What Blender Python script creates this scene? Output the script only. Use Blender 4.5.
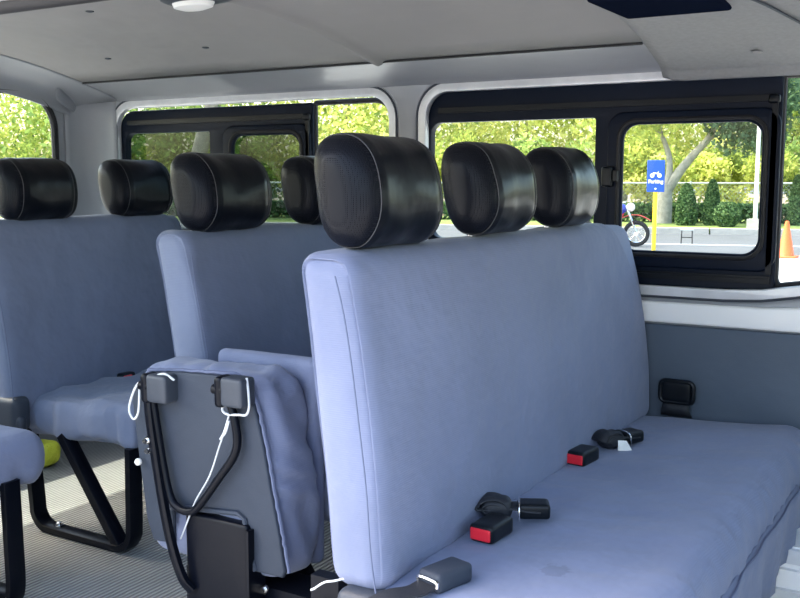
import bpy, bmesh, math, random
import numpy as np
from mathutils import Vector, Matrix, noise
PI = math.pi
random.seed(4)
C = bpy.context.scene
for o in list(bpy.data.objects): bpy.data.objects.remove(o)
COL = C.collection

# ---------------------------------------------------------------- camera
F_PX, EYE = 982.0, 1.02
PITCH = math.atan(122 / F_PX); YAW = math.radians(31.232)
cd = bpy.data.cameras.new('camera'); cam = bpy.data.objects.new('camera', cd); COL.objects.link(cam)
cd.sensor_width = 36; cd.lens = F_PX / 800 * 36; cd.clip_start = .02; cd.clip_end = 400
cam.location = (0, 0, EYE); cam.rotation_euler = (PI / 2 - PITCH, 0, YAW)
C.camera = cam
# ---------------------------------------------------------------- sky and sun
w = bpy.data.worlds.new('sky'); C.world = w; w.use_nodes = True
nt = w.node_tree; bg = nt.nodes['Background']
sky = nt.nodes.new('ShaderNodeTexSky'); sky.sky_type = 'NISHITA'; sky.sun_disc = False
sky.sun_elevation = math.radians(52); sky.sun_rotation = math.radians(250); sky.dust_density = 3.5; sky.air_density = 1.2
nt.links.new(sky.outputs[0], bg.inputs[0]); bg.inputs[1].default_value = .52
sl = bpy.data.lights.new('sun', 'SUN'); sun = bpy.data.objects.new('sun', sl); COL.objects.link(sun)
sl.energy = 4.6; sl.angle = math.radians(1.0); sl.color = (1, .95, .86)
sun.rotation_euler = Vector((-.40, -.175, .90)).to_track_quat('Z', 'Y').to_euler()
vs = C.view_settings
vs.view_transform = 'Standard'; vs.look = 'None'; vs.gamma = 1; vs.use_curve_mapping = False
vs.exposure = 0.80
# ---------------------------------------------------------------- helpers
def tag(o, label=None, cat=None, group=None, kind=None):
    if label: o['label'] = label
    if cat: o['category'] = cat
    if group: o['group'] = group
    if kind: o['kind'] = kind
    return o
def empty(name, loc, label, cat, group=None, rz=0):
    o = bpy.data.objects.new(name, None); COL.objects.link(o)
    o.location = loc; o.rotation_euler = (0, 0, rz); o.empty_display_size = .1
    bpy.context.view_layer.update()
    return tag(o, label, cat, group)
def link(name, me, m, parent=None, smooth=True):
    o = bpy.data.objects.new(name, me); COL.objects.link(o)
    if m:
        for mm in (m if isinstance(m, (list, tuple)) else [m]): me.materials.append(mm)
    if smooth:
        for p in me.polygons: p.use_smooth = True
    if parent is not None:
        o.parent = parent
        M = Matrix.Identity(4); q = parent
        while q is not None:
            M = (Matrix.Translation(q.location) @ q.rotation_euler.to_matrix().to_4x4()) @ M if q.type == 'EMPTY' else M
            q = q.parent
        me.transform(M.inverted())          # meshes are written in world coordinates
    return o
def obj(name, bm, m, parent=None, smooth=True, sharp=None):
    bmesh.ops.recalc_face_normals(bm, faces=bm.faces)
    me = bpy.data.meshes.new(name); bm.to_mesh(me); bm.free()
    o = link(name, me, m, parent, smooth)
    if smooth and sharp is not False:
        me.set_sharp_from_angle(angle=math.radians(sharp or 40))
    return o
def box(bm, x0, x1, y0, y1, z0, z1, M=None):
    vs_ = [bm.verts.new(Vector(p) if M is None else M @ Vector(p)) for p in
           ((x0,y0,z0),(x1,y0,z0),(x1,y1,z0),(x0,y1,z0),(x0,y0,z1),(x1,y0,z1),(x1,y1,z1),(x0,y1,z1))]
    for f in ((0,3,2,1),(4,5,6,7),(0,1,5,4),(1,2,6,5),(2,3,7,6),(3,0,4,7)): bm.faces.new([vs_[i] for i in f])
    return bm
def smooth_path(pts, n=6, closed=False):
    P = [Vector(p) for p in pts]; out = []
    N = len(P); rng = range(N if closed else N - 1)
    for i in rng:
        p1, p2 = P[i], P[(i+1) % N]
        p0 = P[i-1] if (i > 0 or closed) else p1 * 2 - p2
        p3 = P[(i+2) % N] if (closed or i + 2 < N) else p2 * 2 - p1
        for k in range(n):
            t = k / n
            out.append(.5 * ((2*p1) + (p2-p0)*t + (2*p0-5*p1+4*p2-p3)*t*t + (3*p1-p0-3*p2+p3)*t**3))
    if not closed: out.append(P[-1])
    return out
def tube(bm, pts, r, seg=8, closed=False, flat=None, up=Vector((0, 1, 0))):
    """tube along points; flat=(a,b): rectangular bar section, a across, b along up"""
    P = [Vector(p) for p in pts]; rings = []; N = len(P); nrm = None
    for i, p in enumerate(P):
        a = P[i-1] if (i > 0 or closed) else p; b = P[(i+1) % N] if (closed or i < N-1) else p
        t = (b - a).normalized()
        if flat:
            u = up - t * up.dot(t); u.normalize(); v = t.cross(u)
            rr = [(1,1),(-1,1),(-1,-1),(1,-1)]
            c = .82
            sec = [(1,c),(c,1),(-c,1),(-1,c),(-1,-c),(-c,-1),(c,-1),(1,-c)]
            rings.append([bm.verts.new(p + v*(s[0]*flat[0]/2) + u*(s[1]*flat[1]/2)) for s in sec])
        else:
            if nrm is None:
                nrm = Vector((0,0,1)) if abs(t.z) < .9 else Vector((1,0,0))
            nrm = (nrm - t * nrm.dot(t)).normalized(); bi = t.cross(nrm)
            R = r(i/(N-1)) if callable(r) else r
            rings.append([bm.verts.new(p + (nrm*math.cos(2*PI*k/seg) + bi*math.sin(2*PI*k/seg))*R) for k in range(seg)])
    n = len(rings[0])
    for i in range(len(rings) - (0 if closed else 1)):
        A, B = rings[i], rings[(i+1) % len(rings)]
        for k in range(n): bm.faces.new((A[k], A[(k+1) % n], B[(k+1) % n], B[k]))
    if not closed:
        bm.faces.new(rings[0][::-1]); bm.faces.new(rings[-1])
    return bm
def rcorner(x0, x1, z0, z1, r, n=8):
    """rounded rectangle loop; r a number or four radii (bl, br, tr, tl)"""
    if not isinstance(r, (list, tuple)): r = (r,)*4
    out = []
    for (cx, cz, a0, rr) in ((x0, z0, PI, r[0]), (x1, z0, 1.5*PI, r[1]), (x1, z1, 0, r[2]), (x0, z1, .5*PI, r[3])):
        sx = 1 if cx == x0 else -1; sz = 1 if cz == z0 else -1
        rx, rz = rr if isinstance(rr, tuple) else (rr, rr)
        for k in range(n+1):
            a = a0 + k/n*PI/2
            out.append((cx + sx*rx + rx*math.cos(a), cz + sz*rz + rz*math.sin(a)))
    return out
def plate(name, loops, c0, c1, m, parent=None, axis='y', bevel=.003, smooth=True):
    """solid plate with holes: loops in (x,z) [axis y], (y,z) [axis x] or (x,y) [axis z]; between c0 and c1"""
    cu = bpy.data.curves.new('tmp', 'CURVE'); cu.dimensions = '2D'; cu.fill_mode = 'BOTH'
    for L in loops:
        s = cu.splines.new('POLY'); s.points.add(len(L)-1); s.use_cyclic_u = True
        for i, p in enumerate(L): s.points[i].co = (p[0], p[1], 0, 1)
    th = abs(c1 - c0); bevel = min(bevel, th*.45)
    cu.extrude = th/2 - bevel; cu.bevel_depth = bevel; cu.bevel_resolution = 2; cu.offset = -bevel
    t = bpy.data.objects.new('tmp', cu); COL.objects.link(t)
    dg = bpy.context.evaluated_depsgraph_get(); dg.update()
    me = bpy.data.meshes.new_from_object(t.evaluated_get(dg)); me.name = name
    bpy.data.objects.remove(t); bpy.data.curves.remove(cu)
    c = (c0 + c1)/2
    for v in me.vertices:
        a, b, d = v.co
        v.co = (a, c + d, b) if axis == 'y' else ((c + d, a, b) if axis == 'x' else (a, b, c + d))
    bm = bmesh.new(); bm.from_mesh(me); bmesh.ops.remove_doubles(bm, verts=bm.verts, dist=1e-5)
    me.materials.clear(); bpy.data.meshes.remove(me)
    return obj(name, bm, m, parent, smooth, 35)
def axis_pts(h, r, step):
    """grid coordinates from -h to h, finer in the rounded zone"""
    k = max(3, int(r/step*1.4) + 2)
    a = [-h + r*(1-math.cos(PI/2*i/k)) for i in range(k)]
    n = max(1, int(round((2*h-2*r)/step)))
    mid = [-h + r + (2*h-2*r)*i/n for i in range(n+1)] if h - r > 1e-4 else [0.0]
    return a + mid + [-q for q in reversed(a)]
def rbox(bm, cx, cy, cz, sx, sy, sz, r, step=.02, warp=None):
    """rounded block; warp(p, n) returns a new point from local coordinates in -1..1 and position"""
    H = (sx/2, sy/2, sz/2)
    r_ = [min(r, h*.999) for h in H]
    X, Y, Z = (axis_pts(H[i], r_[i], step) for i in range(3))
    vd = {}
    def V(x, y, z):
        key = (round(x, 5), round(y, 5), round(z, 5))
        if key in vd: return vd[key]
        q = Vector([max(-(H[i]-r_[i]), min(H[i]-r_[i], c)) for i, c in enumerate((x, y, z))])
        d = Vector((x, y, z)) - q
        e = Vector([d[i]/r_[i] for i in range(3)])
        L = e.length
        if L > 1e-6:
            e /= L; p = q + Vector([e[i]*r_[i] for i in range(3)])
        else: p = q
        n = e if L > 1e-6 else Vector((0,0,1))
        if warp: p = warp(p, n, H)
        v = bm.verts.new(Vector((cx, cy, cz)) + p); vd[key] = v; return v
    for (A, B, f) in ((X, Y, lambda a, b, s: (a, b, s*H[2])), (Y, Z, lambda a, b, s: (s*H[0], a, b)), (X, Z, lambda a, b, s: (a, s*H[1], b))):
        for s in (-1, 1):
            for i in range(len(A)-1):
                for j in range(len(B)-1):
                    q = [V(*f(A[i], B[j], s)), V(*f(A[i+1], B[j], s)), V(*f(A[i+1], B[j+1], s)), V(*f(A[i], B[j+1], s))]
                    if len(set(q)) == 4:
                        try: bm.faces.new(q)
                        except ValueError: pass
    return bm
def lathe(bm, prof, cx, cy, cz, seg=24, M=None):
    rings = []
    for (r, z) in prof:
        ring = []
        for k in range(seg):
            p = Vector((r*math.cos(2*PI*k/seg), r*math.sin(2*PI*k/seg), z))
            if M: p = M @ p
            ring.append(bm.verts.new(Vector((cx, cy, cz)) + p))
        rings.append(ring)
    for i in range(len(rings)-1):
        for k in range(seg): bm.faces.new((rings[i][k], rings[i][(k+1) % seg], rings[i+1][(k+1) % seg], rings[i+1][k]))
    bm.faces.new(rings[0][::-1]); bm.faces.new(rings[-1]); return bm
def grid_surf(bm, f, nu, nv):
    g = [[bm.verts.new(f(i/nu, j/nv)) for j in range(nv+1)] for i in range(nu+1)]
    for i in range(nu):
        for j in range(nv): bm.faces.new((g[i][j], g[i+1][j], g[i+1][j+1], g[i][j+1]))
    return bm
NB = bmesh.new
def solid(o, t, off=0):
    m = o.modifiers.new('solid', 'SOLIDIFY'); m.thickness = t; m.offset = off; return o
# ---------------------------------------------------------------- materials
def mat(name, col, rough=.5, metal=0, bump=None, var=None, spec=None, coat=0, sheen=0):
    """bump: list of (scale, strength); var: (scale, amount) of value variation"""
    m = bpy.data.materials.new(name); m.use_nodes = True; t = m.node_tree; N, L = t.nodes, t.links
    b = N['Principled BSDF']
    b.inputs['Base Color'].default_value = (*col, 1); b.inputs['Roughness'].default_value = rough
    b.inputs['Metallic'].default_value = metal
    if spec is not None: b.inputs['Specular IOR Level'].default_value = spec
    if coat: b.inputs['Coat Weight'].default_value = coat; b.inputs['Coat Roughness'].default_value = .15
    if sheen: b.inputs['Sheen Weight'].default_value = sheen; b.inputs['Sheen Roughness'].default_value = .5
    tc = N.new('ShaderNodeTexCoord')
    if var:
        n = N.new('ShaderNodeTexNoise'); n.inputs['Scale'].default_value = var[0]; n.inputs['Detail'].default_value = 4
        L.new(tc.outputs['Object'], n.inputs['Vector'])
        mr = N.new('ShaderNodeMapRange'); mr.inputs['From Min'].default_value = .3; mr.inputs['From Max'].default_value = .7
        mr.inputs['To Min'].default_value = 1-var[1]; mr.inputs['To Max'].default_value = 1+var[1]
        L.new(n.outputs[0], mr.inputs['Value'])
        mx = N.new('ShaderNodeVectorMath'); mx.operation = 'SCALE'; mx.inputs[0].default_value = col
        L.new(mr.outputs[0], mx.inputs['Scale']); L.new(mx.outputs[0], b.inputs['Base Color'])
    prev = None
    for (sc, st) in (bump or []):
        n = N.new('ShaderNodeTexNoise'); n.inputs['Scale'].default_value = sc; n.inputs['Detail'].default_value = 3
        L.new(tc.outputs['Object'], n.inputs['Vector'])
        bp = N.new('ShaderNodeBump'); bp.inputs['Strength'].default_value = st; bp.inputs['Distance'].default_value = 1.0/sc*.5
        L.new(n.outputs[0], bp.inputs['Height'])
        if prev: L.new(prev.outputs[0], bp.inputs['Normal'])
        prev = bp
    if prev: L.new(prev.outputs[0], b.inputs['Normal'])
    return m
MARK = (-.56+.62, 1.40-1.9, .402)
def fabric(name, col, wave=700):
    m = mat(name, col, .85, bump=[(9, .25), (900, .25)], var=(5, .07), spec=.25, sheen=.15)
    t = m.node_tree; N, L = t.nodes, t.links
    tc = N.new('ShaderNodeTexCoord')
    wv = N.new('ShaderNodeTexWave'); wv.wave_type = 'BANDS'; wv.bands_direction = 'Z'; wv.inputs['Scale'].default_value = 90
    wv.inputs['Distortion'].default_value = .6
    L.new(tc.outputs['Object'], wv.inputs[0])
    bp = N.new('ShaderNodeBump'); bp.inputs['Strength'].default_value = .12; bp.inputs['Distance'].default_value = .002
    L.new(wv.outputs['Fac'], bp.inputs['Height'])
    b = N['Principled BSDF']; old = b.inputs['Normal'].links[0].from_socket
    L.new(old, bp.inputs['Normal']); L.new(bp.outputs[0], b.inputs['Normal'])
    return m
M = {}
M['fabric'] = fabric('seat fabric', (.172, .198, .300))
M['fabric_dull'] = fabric('rear seat fabric', (.155, .182, .265))
# the bench cushion carries a faint damp mark
mk = fabric('bench cushion fabric', (.165, .195, .305)); M['fabric_mark'] = mk
t = mk.node_tree; N, L = t.nodes, t.links; tc = N.new('ShaderNodeTexCoord'); b = N['Principled BSDF']
nn = N.new('ShaderNodeTexNoise'); nn.inputs['Scale'].default_value = 60; L.new(tc.outputs['Object'], nn.inputs['Vector'])
ds = N.new('ShaderNodeVectorMath'); ds.operation = 'DISTANCE'; ds.inputs[1].default_value = MARK; L.new(tc.outputs['Object'], ds.inputs[0])
ad = N.new('ShaderNodeMath'); ad.operation = 'MULTIPLY_ADD'; ad.inputs[1].default_value = .05; L.new(nn.outputs[0], ad.inputs[0]); L.new(ds.outputs['Value'], ad.inputs[2])
mr = N.new('ShaderNodeMapRange'); mr.inputs['From Min'].default_value = .046; mr.inputs['From Max'].default_value = .052; mr.inputs['To Min'].default_value = .80; mr.inputs['To Max'].default_value = 1; L.new(ad.outputs[0], mr.inputs['Value'])
src = b.inputs['Base Color'].links[0].from_socket; sc = N.new('ShaderNodeVectorMath'); sc.operation = 'SCALE'
L.new(src, sc.inputs[0]); L.new(mr.outputs[0], sc.inputs['Scale']); L.new(sc.outputs[0], b.inputs['Base Color'])
M['leather'] = mat('black leather', (.004, .005, .008), .28, bump=[(9, .07), (500, .04)], spec=.22)
M['seam'] = mat('grey stitch', (.055, .055, .06), .6)
M['piping'] = mat('fabric piping', (.11, .13, .21), .85)
M['black'] = mat('black painted steel', (.003, .004, .008), .3, bump=[(60, .04)], spec=.16)
M['plastic_black'] = mat('black plastic', (.004, .006, .009), .36, bump=[(200, .06)], spec=.25)
M['frame'] = mat('black window frame', (.005, .009, .020), .42, bump=[(150, .05)], spec=.12)
M['rubber'] = mat('black rubber', (.006, .006, .008), .6)
M['grey_plastic'] = mat('grey plastic', (.034, .042, .058), .5, bump=[(180, .15)])
M['panel'] = mat('dark grey trim board', (.075, .10, .14), .62, bump=[(260, .2), (6, .1)], var=(3, .06))
M['pan'] = mat('cushion underside board', (.024, .033, .052), .7, bump=[(300, .2), (5, .2)], var=(6, .1))
M['paint'] = mat('silver grey body paint', (.29, .30, .325), .48, metal=.1, bump=[(8, .05)], var=(4, .04), coat=.3)
M['paint_light'] = mat('pale body paint', (.92, .92, .92), .34, bump=[(8, .05)], coat=.3)
M['flange'] = mat('bare silver flange', (.72, .73, .75), .3, metal=.2, var=(20, .08), coat=.4)
M['liner'] = mat('grey headliner', (.27, .262, .262), .92, bump=[(3, .12), (500, .2)], var=(3, .04))
M['liner_front'] = mat('woven grey headliner', (.27, .27, .27), .95, bump=[(240, .4)], var=(90, .06))
M['white'] = mat('white plastic', (.8, .8, .78), .4)
M['cord'] = mat('white cord', (.60, .62, .64), .7, bump=[(400, .3)])
M['red'] = mat('red button', (.75, .02, .035), .35)
M['webbing'] = mat('black webbing', (.012, .014, .02), .6, bump=[(400, .4)])
M['chrome'] = mat('chrome', (.7, .7, .7), .15, metal=1)
M['asphalt'] = mat('asphalt', (.085, .09, .10), .9, bump=[(20, .3)], var=(.6, .12))
M['concrete'] = mat('concrete', (.36, .35, .33), .9, bump=[(12, .3)], var=(1.5, .12))
M['line'] = mat('white road paint', (.42, .43, .44), .8)
M['grass'] = mat('grass', (.16, .22, .05), .95, bump=[(30, .8)], var=(5, .35))
M['soil'] = mat('earth', (.22, .17, .11), .95, bump=[(30, .5)], var=(4, .3))
M['bark'] = mat('bark', (.34, .31, .26), .9, bump=[(20, .8)], var=(6, .25))
M['galv'] = mat('galvanised steel', (.45, .48, .47), .5, metal=.3)
M['yellow'] = mat('yellow paint', (.85, .58, .02), .5)
M['blue'] = mat('blue sign', (.002, .06, .36), .6)
M['orange'] = mat('orange cone', (.95, .13, .02), .5)
M['moto_red'] = mat('red motorcycle paint', (.55, .01, .04), .25, coat=.5)
M['moto_blue'] = mat('blue motorcycle paint', (.02, .04, .35), .25, coat=.5)
M['tyre'] = mat('tyre', (.015, .015, .016), .8)
M['bag'] = mat('yellow bag', (.62, .68, .05), .45, bump=[(30, .8)])
def glass(name, tint, gl=.06):
    m = bpy.data.materials.new(name); m.use_nodes = True; t = m.node_tree; N, L = t.nodes, t.links
    N.remove(N['Principled BSDF']); out = N['Material Output']
    tr = N.new('ShaderNodeBsdfTransparent'); tr.inputs[0].default_value = (*tint, 1)
    g = N.new('ShaderNodeBsdfGlossy'); g.inputs['Roughness'].default_value = .02
    fr = N.new('ShaderNodeFresnel'); fr.inputs[0].default_value = 1.35
    ge = N.new('ShaderNodeNewGeometry'); ml = N.new('ShaderNodeMath'); ml.operation = 'MULTIPLY_ADD'   # only the outer face reflects
    ml.inputs[1].default_value = -1; ml.inputs[2].default_value = 1; L.new(ge.outputs['Backfacing'], ml.inputs[0])
    m2 = N.new('ShaderNodeMath'); m2.operation = 'MULTIPLY'; L.new(fr.outputs[0], m2.inputs[0]); L.new(ml.outputs[0], m2.inputs[1])
    mx = N.new('ShaderNodeMixShader'); L.new(m2.outputs[0], mx.inputs[0]); L.new(tr.outputs[0], mx.inputs[1]); L.new(g.outputs[0], mx.inputs[2])
    L.new(mx.outputs[0], out.inputs[0]); return m
M['glass'] = glass('clear window glass', (.95, .98, .95))
M['glass_tint'] = glass('tinted window glass', (.42, .47, .46))
def leafmat(name, cols, trans=.45):
    m = bpy.data.materials.new(name); m.use_nodes = True; t = m.node_tree; N, L = t.nodes, t.links
    N.remove(N['Principled BSDF']); out = N['Material Output']
    at = N.new('ShaderNodeAttribute'); at.attribute_name = 'leafshade'
    cr = N.new('ShaderNodeValToRGB'); e = cr.color_ramp.elements
    while len(e) < len(cols): e.new(.5)
    for i, c in enumerate(cols): e[i].position = i/(len(cols)-1); e[i].color = (*c, 1)
    L.new(at.outputs['Fac'], cr.inputs[0])
    d = N.new('ShaderNodeBsdfDiffuse'); tr = N.new('ShaderNodeBsdfTranslucent'); mx = N.new('ShaderNodeMixShader'); mx.inputs[0].default_value = trans
    L.new(cr.outputs[0], d.inputs[0]); L.new(cr.outputs[0], tr.inputs[0])
    L.new(d.outputs[0], mx.inputs[1]); L.new(tr.outputs[0], mx.inputs[2]); L.new(mx.outputs[0], out.inputs[0]); return m
M['leaf_y'] = leafmat('yellow green leaves', [(.16, .24, .07), (.42, .50, .12), (.72, .74, .22), (.92, .84, .34)])
M['leaf_g'] = leafmat('mid green leaves', [(.08, .15, .06), (.22, .34, .10), (.44, .56, .16), (.68, .74, .28)])
M['leaf_d'] = leafmat('dark green leaves', [(.04, .08, .05), (.10, .17, .09), (.19, .29, .15), (.32, .42, .22)])
M['leaf_hedge'] = leafmat('hedge leaves', [(.04, .08, .04), (.08, .15, .06), (.14, .23, .09), (.24, .34, .14)], .25)

# ribbed vinyl floor
m = mat('ribbed vinyl floor', (.46, .46, .44), .40, var=(5, .10)); M['vinyl'] = m
t = m.node_tree; N, L = t.nodes, t.links; tc = N.new('ShaderNodeTexCoord')
mp = N.new('ShaderNodeMapping'); mp.inputs['Rotation'].default_value = (0, 0, math.radians(0)); L.new(tc.outputs['Object'], mp.inputs[0])
wv = N.new('ShaderNodeTexWave'); wv.bands_direction = 'X'; wv.inputs['Scale'].default_value = 22; L.new(mp.outputs[0], wv.inputs[0])
bp = N.new('ShaderNodeBump'); bp.inputs['Strength'].default_value = .9; bp.inputs['Distance'].default_value = .006
L.new(wv.outputs['Fac'], bp.inputs['Height']); L.new(bp.outputs[0], N['Principled BSDF'].inputs['Normal'])
ml = N.new('ShaderNodeMapRange'); ml.inputs['To Min'].default_value = .45; ml.inputs['To Max'].default_value = 1.15; L.new(wv.outputs['Fac'], ml.inputs['Value'])
src = N['Principled BSDF'].inputs['Base Color'].links[0].from_socket
sc = N.new('ShaderNodeVectorMath'); sc.operation = 'SCALE'; L.new(src, sc.inputs[0]); L.new(ml.outputs[0], sc.inputs['Scale']); L.new(sc.outputs[0], N['Principled BSDF'].inputs['Base Color'])
# perforated leather for the end caps of the headrests
m = mat('perforated black leather', (.005, .006, .010), .36, bump=[(500, .04)], spec=.16); M['perf'] = m
t = m.node_tree; N, L = t.nodes, t.links; tc = N.new('ShaderNodeTexCoord')
vo = N.new('ShaderNodeTexVoronoi'); vo.inputs['Scale'].default_value = 330; vo.inputs['Randomness'].default_value = .0; L.new(tc.outputs['Object'], vo.inputs['Vector'])
mr = N.new('ShaderNodeMapRange'); mr.inputs['From Min'].default_value = .18; mr.inputs['From Max'].default_value = .34; L.new(vo.outputs['Distance'], mr.inputs['Value'])
bp = N.new('ShaderNodeBump'); bp.inputs['Strength'].default_value = .8; bp.inputs['Distance'].default_value = .001; L.new(mr.outputs[0], bp.inputs['Height'])
old = N['Principled BSDF'].inputs['Normal'].links[0].from_socket; L.new(old, bp.inputs['Normal']); L.new(bp.outputs[0], N['Principled BSDF'].inputs['Normal'])

# ================================================================ THE VAN: shell
S = dict(kind='structure')
XR, XF, YN, YF = -2.95, 2.4, 1.0, 2.62         # rear wall, front end, door side, far wall
o = obj('floor', box(NB(), XR, XF, YN, YF+.02, -.05, 0), M['vinyl'], smooth=False); tag(o, kind='structure')
def roof_z(y): return 1.435 - .2*(abs(y-1.8))**2
YC = 2.45
def ceil_f(u, v):
    x = -2.80 + u*(XF+2.80); y = 1.0 + v*(YC-1.0)
    rib = sum(.013*math.exp(-((x-c)/.020)**2) for c in (-1.56,))
    return Vector((x, y, roof_z(y) - rib))
o = solid(obj('ceiling', grid_surf(NB(), ceil_f, 620, 16), M['liner'], sharp=False), .012, 1); tag(o, kind='structure')
# upper outer roof skin keeps daylight out
o = obj('trim_1', box(NB(), XR-.05, XF, YN-.02, YF+.06, 1.50, 1.53), M['paint'], smooth=False); tag(o, kind='structure')
# cove between the headliner and the window frames
def cove(name, x0, x1, m, prof):
    P = smooth_path([(0, a, b) for a, b in prof], 5)
    bm = grid_surf(NB(), lambda u, v: Vector((x0+u*(x1-x0), P[int(round(v*(len(P)-1)))].y, P[int(round(v*(len(P)-1)))].z)), 8, len(P)-1)
    return tag(solid(obj(name, bm, m, sharp=False), .012, 0), kind='structure')
tag(obj('trim_16', tube(NB(), [(-2.80, 2.447, 1.3495), (-.78, 2.447, 1.3495)], .004, 6), M['rubber']), kind='structure')
cove('trim_2', -2.80, XF, M['paint'], [(2.44, 1.362), (2.46, 1.352), (2.50, 1.342), (2.56, 1.325), (2.595, 1.313), (2.612, 1.303), (2.625, 1.300)])
# far side wall with its two window openings
W2 = (-2.845, -1.600, .705, 1.298); W1 = (-1.525, .02, .700, 1.300)
RW2 = (.10, .10, .10, .10); RW1 = (.09, (.62, .42), .10, .10)
wall = plate('wall_right', [[(XR, .60), (XF, .60), (XF, 1.34), (XR, 1.34)], rcorner(*W2, RW2, 10), rcorner(*W1, RW1, 10), rcorner(.14, 2.1, .74, 1.27, .08, 8)],
             2.615, 2.66, M['paint'], bevel=.014); tag(wall, kind='structure')
# outward sill and shell skin below, with the dark trim board
o = plate('trim_3', [[(XR, .0), (XF, .0), (XF, .632), (XR, .622)]], 2.600, 2.625, M['panel'], bevel=.004); tag(o, kind='structure')
o = obj('wall_right_lower', box(NB(), XR, XF, 2.63, 2.68, -.05, .64), M['paint'], smooth=False); o.name = 'wall_right_lower'; tag(o, kind='structure')
def ringtrim(name, x0, x1, z0, z1, r, y, rad, m, grow=0):
    L_ = rcorner(x0-grow, x1+grow, z0-grow, z1+grow, list(r), 10)
    return tag(obj(name, tube(NB(), [(a, y, b) for a, b in L_], rad, 8, True), m), kind='structure')
# silver flange rings
def flange(name, W, R, grow=-.004, wid=.028):
    a = rcorner(W[0]+grow, W[1]-grow, W[2]+grow, W[3]-grow, [q for q in R], 10)
    b = rcorner(W[0]+wid, W[1]-wid, W[2]+wid, W[3]-wid, [(q[0]-wid, q[1]-wid) if isinstance(q, tuple) else max(.02, q-wid) for q in R], 10)
    return tag(plate(name, [a, b], 2.616, 2.640, M['flange'], bevel=.003), kind='structure')
flange('trim_4', W1, RW1); flange('trim_5', W2, RW2)
ringtrim('trim_6', *W1, RW1, 2.616, .0035, M['grey_plastic'], .001); ringtrim('trim_7', *W2, RW2, 2.616, .0035, M['grey_plastic'], .001)
# pale ledge below the front window
o = plate('trim_8', [[(-1.52, .631), (1.2, .631), (1.2, .80), (.15, .78), (-.05, .74), (-.28, .702), (-.50, .688), (-1.52, .684)]], 2.600, 2.622, M['paint_light'], bevel=.007); tag(o, kind='structure')

# ---- window units
def slider_window(idx, X0, X1, fixed, slide, top, unit_z, clear, gl):
    w_ = bpy.data.objects.new('window_%d' % idx, None); COL.objects.link(w_); w_.location = ((X0+X1)/2, 2.65, unit_z[0]); bpy.context.view_layer.update()
    tag(w_, kind='structure')
    z0, z1 = unit_z
    outer = rcorner(X0, X1, z0, z1, (.03, .012, .012, .07), 8)
    plate('window_frame', [outer, rcorner(*fixed, (.035, .012, .008, .035), 8), rcorner(slide[0]-.035, slide[1]+.035, slide[2]-.035, slide[3]+.03, .04, 8)], 2.64, 2.672, M['frame'], w_, bevel=.004)
    # sliding sash with its rounded opening
    plate('sliding_sash', [rcorner(slide[0]-.045, slide[1]+.045, slide[2]-.045, slide[3]+.035, .045, 8), rcorner(*slide, .042, 10)], 2.628, 2.645, M['frame'], w_, bevel=.006)
    ring = rcorner(slide[0]-.012, slide[1]+.012, slide[2]-.012, slide[3]+.012, .05, 10)
    obj('sash_seal', tube(NB(), [(a, 2.629, b) for a, b in ring], .006, 8, True), M['rubber'], w_)
    # track rails
    bm = NB(); box(bm, X0+.05, X1-.01, 2.628, 2.642, slide[3]+.050, slide[3]+.066); box(bm, X0+.05, X1-.01, 2.630, 2.642, slide[2]-.075, slide[2]-.062); box(bm, X0+.02, X1-.01, 2.634, 2.642, slide[2]-.062, slide[2]-.056)
    obj('sash_rail', bm, M['plastic_black'], w_)
    bm = NB(); rbox(bm, X1-.018, 2.630, slide[3]+.055, .03, .016, .024, .008, .008)
    box(bm, X1-.022, X1-.008, 2.628, 2.640, slide[2]-.05, slide[3]+.05)
    obj('end_stop', bm, M['plastic_black'], w_)
    # latch on the meeting stile
    bm = NB(); zc = (slide[2]+slide[3])/2 + .03
    rbox(bm, slide[0]-.038, 2.618, zc, .030, .022, .055, .006, .01); box(bm, slide[0]-.02, slide[0]-.008, 2.610, 2.625, zc-.012, zc+.016)
    obj('latch', bm, M['plastic_black'], w_)
    bm = NB(); box(bm, fixed[0]-.01, fixed[1]+.01, 2.660, 2.664, fixed[2]-.01, fixed[3]+.01); obj('pane', bm, gl, w_, False)
    bm = NB(); box(bm, slide[0]-.01, slide[1]+.01, 2.650, 2.654, slide[2]-.01, slide[3]+.01); obj('pane', bm, gl, w_, False)
    bm = NB(); box(bm, clear[0], clear[1], 2.664, 2.668, clear[2], clear[3]); obj('pane', bm, M['glass'], w_, False)
    L_ = rcorner(X1-.002, clear[1]-.052, z0+.012, z1-.001, (.03, clear[4], .07, .01), 10)
    obj('pane_seal', tube(NB(), [(a, 2.658, b) for a, b in L_], .009, 8, True), M['rubber'], w_)
    return w_
slider_window(1, -1.510, -.478, (-1.492, -.968, .835, 1.183), (-.884, -.522, .822, 1.160), 0, (.722, 1.276), (-.49, .03, .70, 1.30, (.55, .36)), M['glass'])
slider_window(2, -2.825, -1.935, (-2.80, -2.385, .835, 1.180), (-2.27, -1.985, .822, 1.160), 0, (.725, 1.262), (-1.94, -1.58, .71, 1.30, .06), M['glass_tint'])
bm = NB(); box(bm, .12, 2.12, 2.664, 2.668, .72, 1.28); o = obj('window_3', bm, M['glass'], smooth=False); tag(o, kind='structure')

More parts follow.
